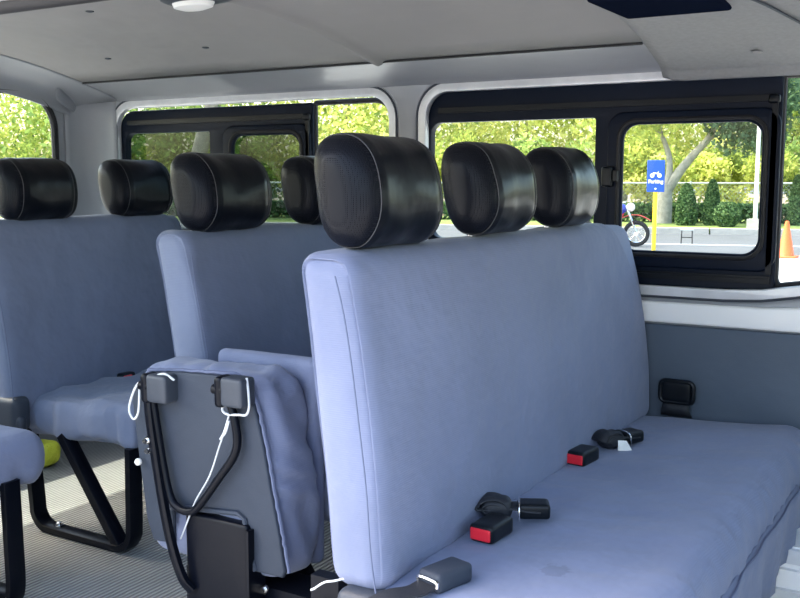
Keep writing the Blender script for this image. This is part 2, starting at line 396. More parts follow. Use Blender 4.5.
# ---- rear wall with the tailgate window
rw = plate('wall_rear', [[(YN, -.05), (YF, -.05), (YF, 1.45), (YN, 1.45)], rcorner(1.12, 2.455, .60, 1.325, (.10, .10, .13, .10), 10)], -2.99, -2.95, M['paint'], axis='x', bevel=.012)
tag(rw, kind='structure')
o = obj('window_4', box(NB(), -2.975, -2.971, 1.10, 2.48, .58, 1.34), M['glass'], smooth=False); tag(o, kind='structure')
L_ = rcorner(1.125, 2.445, .605, 1.318, (.10, .10, .13, .10), 10)
tag(obj('trim_9', tube(NB(), [(-2.953, a, b) for a, b in L_], .013, 8, True), M['rubber']), kind='structure')
# rear corner pillar cover, coved header over the tailgate
bm = NB()
def corner(u, v):
    a = u*PI/2; z = .3 + v*(1.36-.3); r = .13
    return Vector((XR+.004 + r*(1-math.sin(a)), YF-.004 - r*(1-math.cos(a)), z))
grid_surf(bm, corner, 10, 10); tag(solid(obj('trim_10', bm, M['paint'], sharp=False), .006, 0), kind='structure')
P = smooth_path([(-2.795, 0, 0), (-2.85, 0, -.004), (-2.91, 0, -.022), (-2.94, 0, -.05), (-2.945, 0, -.09)], 4)
bm = NB(); grid_surf(bm, lambda u, v: Vector((P[int(round(v*(len(P)-1)))].x, 1.0+u*(YF-1.0), min(roof_z(1.0+u*(YF-1.0)), 1.435) + P[int(round(v*(len(P)-1)))].z)), 24, len(P)-1)
tag(solid(obj('trim_11', bm, M['paint'], sharp=False), .008, 0), kind='structure')
# oval blanking cover at the top of the rear pillar
bm = NB(); rbox(bm, 0, 0, 0, .012, .17, .062, .03, .01)
T = Matrix.Translation((-2.925, 2.49, 1.30)) @ Matrix.Rotation(math.radians(-20), 4, 'X') @ Matrix.Rotation(math.radians(18), 4, 'Z')
bmesh.ops.transform(bm, matrix=T, verts=bm.verts); tag(obj('trim_12', bm, M['paint']), kind='structure')

# ---- door side: wall behind the open sliding door, header, front wall
tag(plate('wall_left', [[(XR, -.05), (-1.78, -.05), (-1.78, 1.45), (XR, 1.45)], rcorner(-2.86, -1.86, .56, 1.31, .1, 8)], .96, 1.0, M['paint'], bevel=.01), kind='structure')
tag(plate('wall_left_front', [[(.55, -.05), (XF, -.05), (XF, 1.45), (.55, 1.45)], rcorner(.64, 2.2, .70, 1.30, .06, 8)], .96, 1.0, M['paint'], bevel=.01), kind='structure')
bm = NB(); tube(bm, [(-1.80, .992, 1.335), (.57, .992, 1.335)], .052, 16); box(bm, -1.80, .57, .95, 1.02, 1.36, 1.51)
tag(obj('trim_13', bm, M['paint']), kind='structure')
bm = NB(); tube(bm, [(-1.80, 1.010, 1.286), (.57, 1.010, 1.286)], .018, 12)
tag(obj('trim_14', bm, M['rubber']), kind='structure')
tag(obj('window_5', box(NB(), -2.88, -1.84, .976, .980, .54, 1.33), M['glass'], smooth=False), kind='structure')

tag(plate('wall_front', [[(YN-.04, -.05), (YF+.04, -.05), (YF+.04, 1.50), (YN-.04, 1.50)], rcorner(1.08, 2.54, .66, 1.36, .1, 8)], 2.40, 2.44, M['panel'], axis='x', bevel=.01), kind='structure')
tag(obj('window_6', box(NB(), 2.418, 2.422, 1.06, 2.56, .64, 1.38), M['glass'], smooth=False), kind='structure')
tag(obj('window_7', box(NB(), .62, 2.22, .976, .980, .68, 1.32), M['glass'], smooth=False), kind='structure')
# ---- front headliner, thicker, over the second row
def fl(u, v):
    x = -.775 + u*1.775
    prof = [(1.0, 1.360), (1.3, 1.400), (1.8, 1.412), (2.2, 1.385), (2.40, 1.348), (2.50, 1.320), (2.585, 1.292), (2.611, 1.268)]
    t_ = v*(len(prof)-1); i = min(int(t_), len(prof)-2); k = t_-i
    y = prof[i][0]*(1-k)+prof[i+1][0]*k; z = prof[i][1]*(1-k)+prof[i+1][1]*k
    if u < .02: z += .012*(1-u/.02)
    return Vector((x, y, z))
bm = NB(); grid_surf(bm, fl, 60, 42); tag(solid(obj('ceiling_front', bm, M['liner_front'], sharp=False), .01, 1), kind='structure')
# seam curve of the cab liner
pts = smooth_path([(-.62, 1.70, 1.405), (-.56, 1.95, 1.400), (-.47, 2.15, 1.388), (-.40, 2.32, 1.357), (-.33, 2.48, 1.318)], 6)
tag(obj('trim_15', tube(NB(), pts, .0035, 6), M['grey_plastic']), kind='structure')

# ================================================================ SEATS
def nz(p, s, k=0): return noise.noise(Vector((p.x*s+k, p.y*s+k*1.7, p.z*s-k)))
def backrest(par, xb, y0, y1, z0, z1, th, lean, farcut, m, seedk, wr=.004):
    """upholstered back: lean = top offset towards the rear; farcut = how much the far upper corner is cut back"""
    bm = NB(); H = ((z1-z0)/2)
    def warp(p, n, h):
        t = (p.z + h[2])/(2*h[2])
        q = p.copy()
        s = (p.y + h[1])/(2*h[1])
        q.x += -lean*t + (-.018*max(0, t-.75)*4*.25)
        q.x *= 1
        q.y -= farcut * s**6 * (max(0, (t-.35)/.65))**2.2
        q.y += .03*(1-t)**2*(1-s)**8*0 - .012*(1-s)**6*t
        bul = .010*math.sin(PI*min(1, max(0, t)))*(1 if n.x > .5 else 0)
        q.x += bul
        d = wr*nz(Vector((p.x+xb, p.y, p.z)), 7, seedk) + wr*.45*nz(Vector((p.x, p.y*1.0, p.z*.35)), 22, seedk+5)
        q += n*d
        # soft vertical folds near the near lower corner
        if abs(n.y) > .7: q.y = p.y + (q.y-p.y)*.35
        return q
    rbox(bm, xb, (y0+y1)/2, (z0+z1)/2, th, y1-y0, z1-z0, .035, .016, warp)
    return obj('backrest', bm, m, par, sharp=False)
def headrest(par, x, y, z, w_, d_, h_, seedk, lean=.0):
    bm = NB(); ny, na = 34, 44; rings = []; rc = .052
    yy = [-w_/2 + rc*(1-math.cos(PI/2*i/7)) for i in range(8)]
    yy = yy + [-w_/2+rc + (w_-2*rc)*i/18 for i in range(1, 18)] + [-q for q in reversed(yy)]
    def prof(a, ins, yv):
        c, s = math.cos(a), math.sin(a); e = 2/(2.35 if c > 0 else 2.7)
        px = (abs(c)**e)*math.copysign(1, c)*(d_/2-ins); pz = (abs(s)**e)*math.copysign(1, s)*(h_/2-ins)
        tz = pz/(h_/2)
        px *= 1 + .05*tz
        if px > 0: px += .010*(1-tz*tz)
        px += -.012*tz
        sag = .004*nz(Vector((px, yv, pz)), 14, seedk)
        sm = .0035*math.exp(-((abs(yv)-(w_/2-.04))/.006)**2)
        return Vector((x + px*(1-(sm)/.06), y+yv, z + pz*(1-sm/.09))) + Vector((math.copysign(1, c)*sag, 0, math.copysign(1, s)*sag*.6))
    for yv in yy:
        t_ = max(0, abs(yv) - (w_/2-rc))/rc
        ins = rc*(1-math.sqrt(max(0, 1-t_*t_)))
        rings.append([bm.verts.new(prof(2*PI*k/na, ins, yv)) for k in range(na)])
    for i in range(len(rings)-1):
        for k in range(na):
            f = bm.faces.new((rings[i][k], rings[i][(k+1) % na], rings[i+1][(k+1) % na], rings[i+1][k]))
            if abs((yy[i]+yy[i+1])/2) > w_/2-.04: f.material_index = 1
    for ring, rev in ((rings[0], 1), (rings[-1], 0)):
        f = bm.faces.new(ring[::-1] if rev else ring); f.material_index = 1
    bmesh.ops.recalc_face_normals(bm, faces=bm.faces)
    hr = obj('headrest', bm, [M['leather'], M['perf']], par, sharp=False)
    for s in (-1, 1):
        pts = [prof(2*PI*k/44, -.0006, s*(w_/2-.04)) for k in range(44)]
        obj('seam', tube(NB(), pts, .0011, 6, True), M['seam'], hr)
    for s in (-1, 1): obj('post', tube(NB(), [(x-.01, y+s*.06, z-h_/2-.03), (x-.01, y+s*.06, z-h_/2+.02)], .006, 10), M['chrome'], hr)
    return hr
def cushion(par, x0, x1, y0, y1, z0, z1, m, seedk, wr=.004, rise=.0, r=.045):
    bm = NB()
    def warp(p, n, h):
        q = p.copy(); t = (p.x+h[0])/(2*h[0])
        if p.z > 0: q.z += rise*t - .006*abs(p.y/h[1])**3
        d = wr*nz(p, 8, seedk) + wr*.5*nz(Vector((p.x*.5, p.y*2, p.z*.5)), 16, seedk+3)
        if abs(n.z) < .8 and p.z < h[2]*.9: d += wr*.9*nz(Vector((p.x*4, p.y*4, p.z*.6)), 9, seedk+9)
        return q + n*d
    rbox(bm, (x0+x1)/2, (y0+y1)/2, (z0+z1)/2, x1-x0, y1-y0, z1-z0, r, .016, warp)
    return obj('cushion', bm, m, par, sharp=False)
def side_frame(par, x0, x1, y, ztop):
    """flat steel loop with a slanting brace, standing on the floor"""
    r = .06; pts = [(x0-.02, y, ztop), (x0, y, r+.03)]
    for k in range(1, 6): a = PI + k/6*PI/2; pts.append((x0+r+r*math.cos(a), y, r+.012+r*math.sin(a)))
    pts += [(x0+r+.02, y, .012)]; pts += [(x1-r, y, .012)]
    for k in range(1, 6): a = 1.5*PI + k/6*PI/2; pts.append((x1-r+r*math.cos(a), y, r+.012+r*math.sin(a)))
    pts += [(x1, y, r+.04), (x1+.005, y, ztop)]
    fr = obj('side_frame', tube(NB(), pts, 0, flat=(.022, .045)), M['black'], par)
    obj('brace', tube(NB(), [(x0+.13, y, ztop), (x1-.055, y, .018)], 0, flat=(.030, .040)), M['black'], par)
    for xx in (x0+.09, x1-.08):
        obj('bolt', lathe(NB(), [(.013, 0), (.013, .007), (.009, .007), (.009, .013), (.004, .015)], xx, y, .022, 12), M['chrome'], fr)
def wseam(par, pts, r=.0022, name='piping'):
    return obj(name, tube(NB(), smooth_path(pts, 6), r, 6), M['piping'], par)

# ---- front bench (three places)
bench = empty('bench_seat', (-.62, 1.9, 0), 'long three-place bench in blue-grey fabric filling the foreground, nearest the camera', 'seat', 'passenger bench rows')
backrest(bench, -.822, 1.222, 2.60, .37, .905, .105, .055, .21, M['fabric'], 1, .003)
cushion(bench, -.86, -.352, 1.20, 2.598, .205, .388, M['fabric_mark'], 2, .006, .024, .065)
wseam(bench, [(-.778, 1.2135, .375), (-.785, 1.208, .45), (-.79, 1.204, .55), (-.80, 1.200, .65), (-.812, 1.197, .75), (-.825, 1.197, .82), (-.845, 1.205, .872)], .0014)
bm = NB()
n = 40; g = []
for i in range(n+1):
    y = 1.21 + 1.37*i/n; wv_ = .004*math.sin(y*31)+.003*math.sin(y*53)
    g.append([bm.verts.new((-.358+a+wv_*b, y, z)) for a, b, z in ((.006, .2, .325), (.012, .5, .30), (.010, 1, .25), (.006, 1.6, .195), (.002, 2.2, .165))])
for i in range(n):
    for j in range(4): bm.faces.new((g[i][j], g[i+1][j], g[i+1][j+1], g[i][j+1]))
solid(obj('skirt', bm, M['fabric'], bench, sharp=False), .003, 0)
wseam(bench, [(-.345+.003*math.sin(y*31), y, .318+.003*math.sin(y*11)) for y in [1.22+.09*k for k in range(16)]], .0020)
for k, yc in enumerate((1.372, 1.780, 2.160)):
    headrest(bench, -.872, yc, .998, (.268, .255, .245)[k], .112, .182, 10+k*3)
side_frame(bench, -.80, -.40, 1.30, .22); side_frame(bench, -.80, -.40, 2.40, .22)
bm = NB(); box(bm, -.84, -.36, 1.24, 2.56, .185, .215); obj('seat_pan', bm, M['black'], bench)
bm = NB(); rbox(bm, -.805, 1.236, .356, .095, .07, .05, .020, .012); rbox(bm, -.795, 1.215, .31, .08, .04, .10, .015, .012)
o = obj('recliner_cover', bm, M['grey_plastic'], bench); tag(o, 'grey plastic recliner cover')

bm = NB(); box(bm, -.93, -.875, 1.25, 1.275, .02, .37); tube(bm, [(-.90, 1.235, .30), (-.90, 1.285, .30)], .03, 14); obj('hinge_plate', bm, M['black'], bench)
# ---- rear benches (two places each)
def rear_bench(x, y0, label, hy, seedk, farcut, hw, dy=0):
    b = empty('bench_seat', (x+.22, (y0+2.5)/2, 0), label, 'seat', 'passenger bench rows')
    backrest(b, x+.025, y0-dy, 2.54, .34, .898, .10, .085, farcut, M['fabric_dull'], seedk, .006)
    cushion(b, x-.02, x+.475, y0+.002, 2.54, .285, .395, M['fabric_dull'], seedk+1, .015, .03, .04)
    for k, yc in enumerate(hy): headrest(b, x-.062, yc, .984, hw, .125, .186, seedk*5+k)
    side_frame(b, x+.06, x+.455, y0+.02, .30); side_frame(b, x+.095, x+.495, 2.42, .30)
    bm = NB(); rbox(bm, x+.03, y0+.02-dy, .355, .12, .06, .10, .02, .012); rbox(bm, x+.05, y0-.01-dy*.6, .30, .10, .03, .11, .014, .012)
    tag(obj('recliner_cover', bm, M['grey_plastic'], b), 'grey plastic recliner cover')
    pts = [(x+.078, y0-dy-.002, .36), (x+.07, y0-dy-.003, .50), (x+.05, y0-dy-.004, .64), (x+.02, y0-dy-.003, .78), (x+.002, y0-dy+.006, .845)]
    wseam(b, pts, .0012)
    return b
rear_bench(-1.545, 1.635, 'middle-row two-place bench behind the folded jump seat, its near headrest creased', (1.818, 2.235), 6, .10, .27)
rear_bench(-2.40, 1.800, 'rearmost two-place bench by the tailgate, slate cushion on a black steel loop', (1.955, 2.36), 9, .06, .26, .055)

# ---- jump seat folded up against the middle bench
js = empty('jump_seat', (-1.33, 1.52, 0), 'jump seat folded up in the aisle, its dark underside board and leg loop showing', 'seat', 'aisle jump seats')
def jw(p, n, h):
    q = p.copy(); t = (p.z+h[2])/(2*h[2])
    q.x += -.045*(t-.5)*(1 if p.x > 0 else .35)
    q.x += .018*math.sin(PI*t)*(1 if p.x > 0 else 0)
    ang = math.atan2(p.y+.03, .05)
    fold = math.sin(p.z*80 + 60*p.y + 3*math.sin(p.z*23))
    if p.x > h[0]*.5: q += n*(.0045*fold*(.3+.7*abs(nz(p, 9, 3))*2) + .006*math.sin(p.z*24+p.y*70)*abs(nz(p, 7, 13))*2)
    if p.z > h[2]*.6: q += n*(.004*math.sin(p.x*95+p.y*40)*abs(nz(p, 11, 8))*2)
    return q + n*.006*nz(p, 9, 31)
bm = NB(); rbox(bm, -1.350, 1.522, .427, .360, .145, .415, .050, .012, jw)
obj('cushion', bm, M['fabric'], js, sharp=False)
bm = NB(); rbox(bm, -1.305, 1.613, .43, .27, .036, .44, .017, .012, lambda p, n, h: p + n*.003*nz(p, 12, 8)); obj('backrest', bm, M['fabric'], js, sharp=False)
def ropes(name, pts, r, par, m='cord', n=6): return obj(name, tube(NB(), smooth_path(pts, n), r, 7), M[m], par)
board = [(-1.505, .600), (-1.485, .618), (-1.40, .628), (-1.250, .634), (-1.222, .620), (-1.200, .575), (-1.180, .50), (-1.165, .42), (-1.145, .33), (-1.133, .262), (-1.140, .248), (-1.206, .247),
         (-1.222, .29), (-1.232, .352), (-1.245, .358), (-1.415, .338), (-1.425, .330), (-1.425, .262), (-1.482, .256), (-1.500, .30), (-1.520, .45), (-1.532, .55), (-1.528, .585)]
board2 = []
plate('underside_board', [board], 1.438, 1.452, M['pan'], js, bevel=.005)
# dark fold of fabric around the cut-out
obj('board_edge', tube(NB(), [(-1.425, 1.440, .30), (-1.424, 1.438, .338), (-1.40, 1.437, .345), (-1.245, 1.437, .360), (-1.229, 1.437, .352), (-1.219, 1.437, .29), (-1.205, 1.438, .25)], .006, 8), M['pan'], js)
# gathered hem of the cover
pts = []
for k in range(60):
    t_ = k/59
    b_ = [(-1.49, .622), (-1.40, .631), (-1.252, .639), (-1.222, .628), (-1.197, .578), (-1.177, .50), (-1.162, .42), (-1.142, .33), (-1.128, .258)]
    s_ = t_*(len(b_)-1); i = min(int(s_), len(b_)-2); u = s_-i
    pts.append((b_[i][0]*(1-u)+b_[i+1][0]*u + .0008*math.sin(k*2.1), 1.447+.001*math.sin(k*3.3), b_[i][1]*(1-u)+b_[i+1][1]*u + .001*math.sin(k*2.7)))
obj('hem', tube(NB(), pts, .0038, 6), M['piping'], js)
for xc, zc in ((-1.427, .595), (-1.229, .610)):
    bm = NB(); rbox(bm, xc, 1.424, zc, .055, .045, .058, .008, .012)
    br = obj('bracket', bm, M['grey_plastic'], js)
    bm = NB(); rbox(bm, xc-.034, 1.422, zc-.002, .022, .040, .062, .009, .01); tube(bm, [(xc-.05, 1.412, zc+.002), (xc-.02, 1.412, zc+.002)], .010, 10)
    obj('hinge', bm, M['black'], br)
loop = smooth_path([(-1.4594, 1.4240, 0.5928), (-1.4495, 1.4220, 0.5395), (-1.4278, 1.4200, 0.4324), (-1.4082, 1.4180, 0.3697), (-1.3828, 1.4170, 0.3506), (-1.3535, 1.4170, 0.3506), (-1.3290, 1.4170, 0.3672), (-1.2713, 1.4180, 0.4381), (-1.2418, 1.4200, 0.4765), (-1.2308, 1.4220, 0.5100), (-1.2394, 1.4240, 0.5584), (-1.2560, 1.4250, 0.5974)], 5)
obj('leg_loop', tube(NB(), loop, .0085, 10), M['black'], js)
leg = smooth_path([(-1.4660, 1.4200, 0.5891), (-1.4550, 1.4140, 0.5324), (-1.4392, 1.4100, 0.4560), (-1.4186, 1.4070, 0.3602), (-1.3973, 1.4070, 0.2728), (-1.3750, 1.4120, 0.2069), (-1.3583, 1.4220, 0.1815)], 5)
obj('leg_strut', tube(NB(), leg, 0, flat=(.018, .014)), M['black'], js)
for x_, z_ in ((-1.445, .485), (-1.440, .465)):
    bm = NB(); lathe(bm, [(.008, -.012), (.008, .004), (.005, .004), (.005, .012)], x_-.012, 1.408, z_, 10, Matrix.Rotation(PI/2, 4, 'X'))
    obj('bolt', bm, M['chrome'], js)
# steel plate and pedestal
bm = NB(); rbox(bm, -1.298, 1.452, .240, .165, .05, .205, .008, .03); box(bm, -1.213, -1.207, 1.420, 1.47, .12, .335)
obj('mounting_plate', bm, M['black'], js)
bm = NB(); box(bm, -1.42, -1.06, 1.47, 1.56, .13, .205); box(bm, -1.40, -1.36, 1.47, 1.56, .0, .15); box(bm, -1.12, -1.08, 1.47, 1.56, .0, .15); tube(bm, [(-1.42, 1.45, .10), (-1.06, 1.45, .10)], .012, 8)
obj('pedestal', bm, M['black'], js)
bm = NB()
lathe(bm, [(.009, 0), (.009, .006), (.006, .006), (.006, .012)], -1.20, 1.462, .205, 12, Matrix.Rotation(PI/2, 4, 'X'))
obj('bolt', bm, M['chrome'], js)
bm = NB(); lathe(bm, [(.008, 0), (.012, .01), (.008, .012), (.008, .018)], -1.13, 1.465, .17, 12, Matrix.Rotation(PI/2, 4, 'X'))
obj('bolt', bm, M['chrome'], js)
# cords
ropes('cord', [(-1.3906, 1.4200, 0.6155), (-1.4150, 1.4150, 0.6267), (-1.4540, 1.4150, 0.6121), (-1.4882, 1.4150, 0.5984), (-1.5106, 1.4150, 0.5613), (-1.5155, 1.4150, 0.5369), (-1.5038, 1.4150, 0.5223), (-1.4901, 1.4150, 0.5369), (-1.4853, 1.4150, 0.5711), (-1.4833, 1.4150, 0.5984)], .0024, js)
ropes('cord', [(-1.2638, 1.4250, 0.5827), (-1.2653, 1.4200, 0.5695), (-1.2498, 1.4180, 0.5633), (-1.2224, 1.4180, 0.5662), (-1.2048, 1.4180, 0.5682), (-1.1970, 1.4180, 0.5819), (-1.1970, 1.4180, 0.6093), (-1.2043, 1.4220, 0.6395)], .0024, js)
ropes('cord', [(-1.2514, 1.4220, 0.5591), (-1.2615, 1.4180, 0.5261), (-1.2695, 1.4160, 0.5122), (-1.2549, 1.4160, 0.5268), (-1.2478, 1.4180, 0.5506), (-1.2695, 1.4160, 0.5024), (-1.3006, 1.4180, 0.4332), (-1.3417, 1.4200, 0.3737), (-1.3759, 1.4250, 0.3124), (-1.3955, 1.4300, 0.2803)], .0017, js)
bm = NB(); bmesh.ops.create_icosphere(bm, subdivisions=2, radius=.008, matrix=Matrix.Translation((-1.505, 1.425, .428))); obj('snap', bm, M['white'], js)

# ---- open jump seat beside the rearmost bench
js2 = empty('jump_seat', (-2.18, 1.40, 0), 'unfolded aisle jump seat cut by the left edge, rounded cushion on a black leg', 'seat', 'aisle jump seats')
bm = NB(); cw = lambda p, n, h: p + n*(.007*nz(p, 9, 44) + (.003*math.sin(p.y*90+p.x*60) if p.z < 0 else 0))
rbox(bm, -2.19, 1.44, .335, .44, .30, .135, .055, .014, cw); obj('cushion', bm, M['fabric'], js2, sharp=False)
bm = NB(); rbox(bm, -2.40, 1.40, .63, .10, .34, .52, .045, .02, lambda p, n, h: Vector((p.x-.06*(p.z/h[2]), p.y, p.z))+n*.005*nz(p, 8, 3)); obj('backrest', bm, M['fabric'], js2, sharp=False)
obj('leg', tube(NB(), smooth_path([(-1.975, 1.46, .30), (-1.972, 1.46, .15), (-1.975, 1.46, .02), (-2.02, 1.46, .014), (-2.28, 1.46, .014)], 6), 0, flat=(.020, .045)), M['black'], js2)
obj('leg', tube(NB(), [(-1.975, 1.32, .30), (-1.975, 1.32, .0)], 0, flat=(.020, .045)), M['black'], js2)
obj('hinge_arm', tube(NB(), [(-2.40, 1.57, .36), (-2.40, 1.60, .22), (-2.36, 1.60, .02)], 0, flat=(.03, .03)), M['black'], js2)

# ================================================================ BELTS AND SMALL THINGS
def T3(x, y, z, rz=0, rx=0, ry=0):
    return Matrix.Translation((x, y, z)) @ Matrix.Rotation(rz, 4, 'Z') @ Matrix.Rotation(ry, 4, 'Y') @ Matrix.Rotation(rx, 4, 'X')
def tr(bm, T): bmesh.ops.transform(bm, matrix=T, verts=bm.verts); return bm
def buckle(loc, rz, label, red=True, m='plastic_black'):
    b = empty('seat_belt_buckle', loc, label, 'seat belt buckle', 'buckles lying on the front bench', rz)
    T = T3(*loc, rz)
    bm = rbox(NB(), 0, 0, .016, .078, .048, .032, .008, .008); obj('housing', tr(bm, T), M[m], b)
    if red:
        bm = rbox(NB(), -.0385, 0, .0155, .006, .039, .021, .0025, .006); o = obj('release_button', tr(bm, T), M['red'], b); tag(o, 'red release button')
    else:
        bm = tube(NB(), smooth_path([(-.040, -.020, .012), (-.041, -.018, .021), (-.041, .018, .021), (-.040, .020, .012)], 4), .003, 6); obj('slot_rim', tr(bm, T), M['chrome'], b)
    return b, T
# nearest: grey end fitting with its strap
b, T = buckle((-.700, 1.292, .388), math.radians(75), 'plain grey seat belt buckle at the near end of the bench, lowest in view', False, 'pan')
bm = tube(NB(), smooth_path([(-.04, 0, .012), (-.07, 0, .010), (-.11, .01, .012), (-.15, .02, .0)], 4), 0, flat=(.040, .004), up=Vector((0, 0, 1))); obj('strap', tr(bm, T), M['webbing'], b)
def roll_strap(par, T, m='webbing'):
    bm = NB()
    tube(bm, smooth_path([(.03, 0, .016), (.055, 0, .030), (.085, 0, .034), (.105, 0, .022), (.10, 0, .010), (.07, 0, .006)], 5), 0, flat=(.046, .004), up=Vector((0, 0, 1)))
    return obj('strap', tr(bm, T), M[m], par)
def rolled(loc, rz, label, cat='seat belt'):
    r = empty('rolled_seat_belt', loc, label, cat, 'rolled belts on the front bench', rz); T = T3(*loc, rz)
    bm = NB()
    pts = [Vector((.012*(1+.18*k)*0, 0, 0)) for k in range(1)]
    sp = [((.016+.0008*k)*math.cos(k*.6), 0, .026+(.006+.0008*k)*math.sin(k*.6)) for k in range(17)] + [(.036, 0, .026), (.058, 0, .022), (.085, 0, .020)]
    tube(bm, smooth_path(sp, 3), 0, flat=(.046, .003), up=Vector((0, 1, 0)))
    bmesh.ops.delete(bm, geom=bm.verts[:], context='VERTS')
    rbox(bm, .006, 0, .024, .056, .045, .036, .015, .006)
    # webbing swept as a ribbon of width .046 across local y
    P_ = smooth_path(sp, 3); rows = []
    for p in P_: rows.append([bm.verts.new((p.x, -.023, p.z)), bm.verts.new((p.x, .023, p.z))])
    for i in range(len(rows)-1): bm.faces.new((rows[i][0], rows[i+1][0], rows[i+1][1], rows[i][1]))
    o = obj('webbing', tr(bm, T), M['webbing'], r); solid(o, .0025, 0)
    bm = rbox(NB(), .074, .004, .020, .058, .046, .028, .007, .006); obj('adjuster', tr(bm, T), M['plastic_black'], r)
    bm = tube(NB(), smooth_path([(.046, -.028, .008), (.046, -.022, .034), (.048, .018, .036), (.048, .028, .010)], 4), .0018, 6); obj('wire_clip', tr(bm, T), M['chrome'], r)
    return r, T
b, T = buckle((-.722, 1.500, .394), math.radians(86), 'red-buttoned seat belt buckle in the middle of the bench, nearer of the two')
r1, T = rolled((-.752, 1.567, .400), math.radians(28), 'rolled black webbing beside the nearer red-buttoned buckle')
b, T = buckle((-.752, 2.020, .392), math.radians(84), 'red-buttoned seat belt buckle far along the bench, close to the white tag')
r2, T = rolled((-.738, 2.150, .392), math.radians(66), 'rolled black webbing with a white tag near the far end of the bench')
bm = NB()
v = [bm.verts.new(T @ Vector(p)) for p in ((.0, -.030, .004), (.030, -.046, .002), (.030, -.028, .022), (.006, -.024, .026))]; bm.faces.new(v)
o = solid(obj('tag', bm, M['white'], r2, False), .001, 0); tag(o, 'small white paper tag')
# tongue stored against the trim board
t = empty('seat_belt_tongue', (-.708, 2.588, .385), 'black belt tongue standing against the grey side board at the far bench end', 'seat belt')
bm = rbox(NB(), -.700, 2.578, .452, .078, .022, .056, .008, .01); obj('buckle_plate', bm, M['plastic_black'], t)
L_ = rcorner(-.743, -.656, .424, .480, .014, 5); obj('loop_frame', tube(NB(), [(a, 2.574, b_) for a, b_ in L_], .0065, 8, True), M['plastic_black'], t)
bm = NB(); grid_surf(bm, lambda u, v: Vector((-.700+(v-.5)*(.062+.022*(1-u)), 2.580-.012*math.sin(u*PI), .386+.042*u)), 8, 4); solid(obj('webbing', bm, M['webbing'], t), .003, 0)
# red button of the rear bench buckle
t = empty('seat_belt_buckle', (-2.28, 2.12, .395), 'small red belt button tucked in the crease of the rearmost bench', 'seat belt buckle')
obj('housing', rbox(NB(), -2.285, 2.125, .402, .03, .055, .03, .007, .008), M['plastic_black'], t)
tag(obj('release_button', rbox(NB(), -2.266, 2.115, .402, .008, .032, .020, .003, .006), M['red'], t), 'red release button')
# cord tied at the base of the front bench
tag(ropes('white_cord', [(-.838, 1.232, .392), (-.862, 1.222, .384), (-.880, 1.222, .378), (-.895, 1.224, .368), (-.905, 1.225, .360), (-.912, 1.226, .356)], .0018, None), 'loose white cord hanging behind the lower near corner of the front bench back', 'cord')
# yellow bag on the floor under the last bench
bm = rbox(NB(), -2.84, 2.24, .045, .10, .10, .09, .035, .015, lambda p, n, h: p + n*.02*nz(p, 12, 5))
tag(obj('plastic_bag', bm, M['bag'], sharp=False), 'crumpled yellow plastic bag on the floor under the rearmost bench', 'bag')
# dome light
dl = empty('ceiling_light', (-1.60, 1.75, 1.43), 'oval ceiling dome light with white lens and grey surround', 'ceiling light')
def oval(bm, cx, cy, cz, a, b_, h): return lathe(bm, [(1, 0), (1, -h*.5), (.8, -h)], 0, 0, 0, 32, Matrix.Diagonal((a, b_, 1, 1)))
bm = oval(NB(), 0, 0, 0, .115, .05, .018); tr(bm, T3(-1.60, 1.75, 1.437)); obj('surround', bm, M['grey_plastic'], dl)
bm = lathe(NB(), [(1, 0), (.9, -.012), (.5, -.018), (.1, -.02)], 0, 0, 0, 32, Matrix.Diagonal((.06, .034, 1, 1))); tr(bm, T3(-1.62, 1.75, 1.421)); obj('lens', bm, M['white'], dl)
# headliner clips
for (x_, y_, lab) in ((-1.986, 1.769, 'grey headliner clip nearest the door side, left of the dome light'), (-2.45, 2.25, 'grey headliner clip over the aisle, between the light and the tailgate'), (-2.02, 2.23, 'grey headliner clip just beside the dome light')):
    tag(obj('ceiling_clip', lathe(NB(), [(.011, 0), (.010, -.003), (.004, -.005)], x_, y_, roof_z(y_)+.0005, 14), M['grey_plastic']), lab, 'clip', 'headliner clips')
tag(obj('ceiling_clip', lathe(NB(), [(.013, .0), (.012, -.004), (.004, -.006)], -.516, 2.50, 1.319, 16), M['liner_front']), 'round clip on the woven front headliner above the sliding window', 'clip', 'headliner clips')
# dark ceiling duct recess at the top of the picture
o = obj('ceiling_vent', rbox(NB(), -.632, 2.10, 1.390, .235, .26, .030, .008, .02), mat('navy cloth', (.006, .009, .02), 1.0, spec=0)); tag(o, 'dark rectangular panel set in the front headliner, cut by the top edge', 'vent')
# pale step cover with grooves by the front of the bench
st = empty('step_cover', (-.2, 2.45, 0), 'pale grooved metal step box on the floor beyond the front bench', 'step')
bm = NB(); box(bm, -.40, .30, 2.26, 2.59, 0, .20); obj('body', bm, M['paint_light'], st)
for k in range(4):
    bm = NB(); box(bm, -.41, .30, 2.245, 2.262, .020+.048*k, .052+.048*k); obj('groove', bm, M['flange'] if k % 2 else M['paint_light'], st)

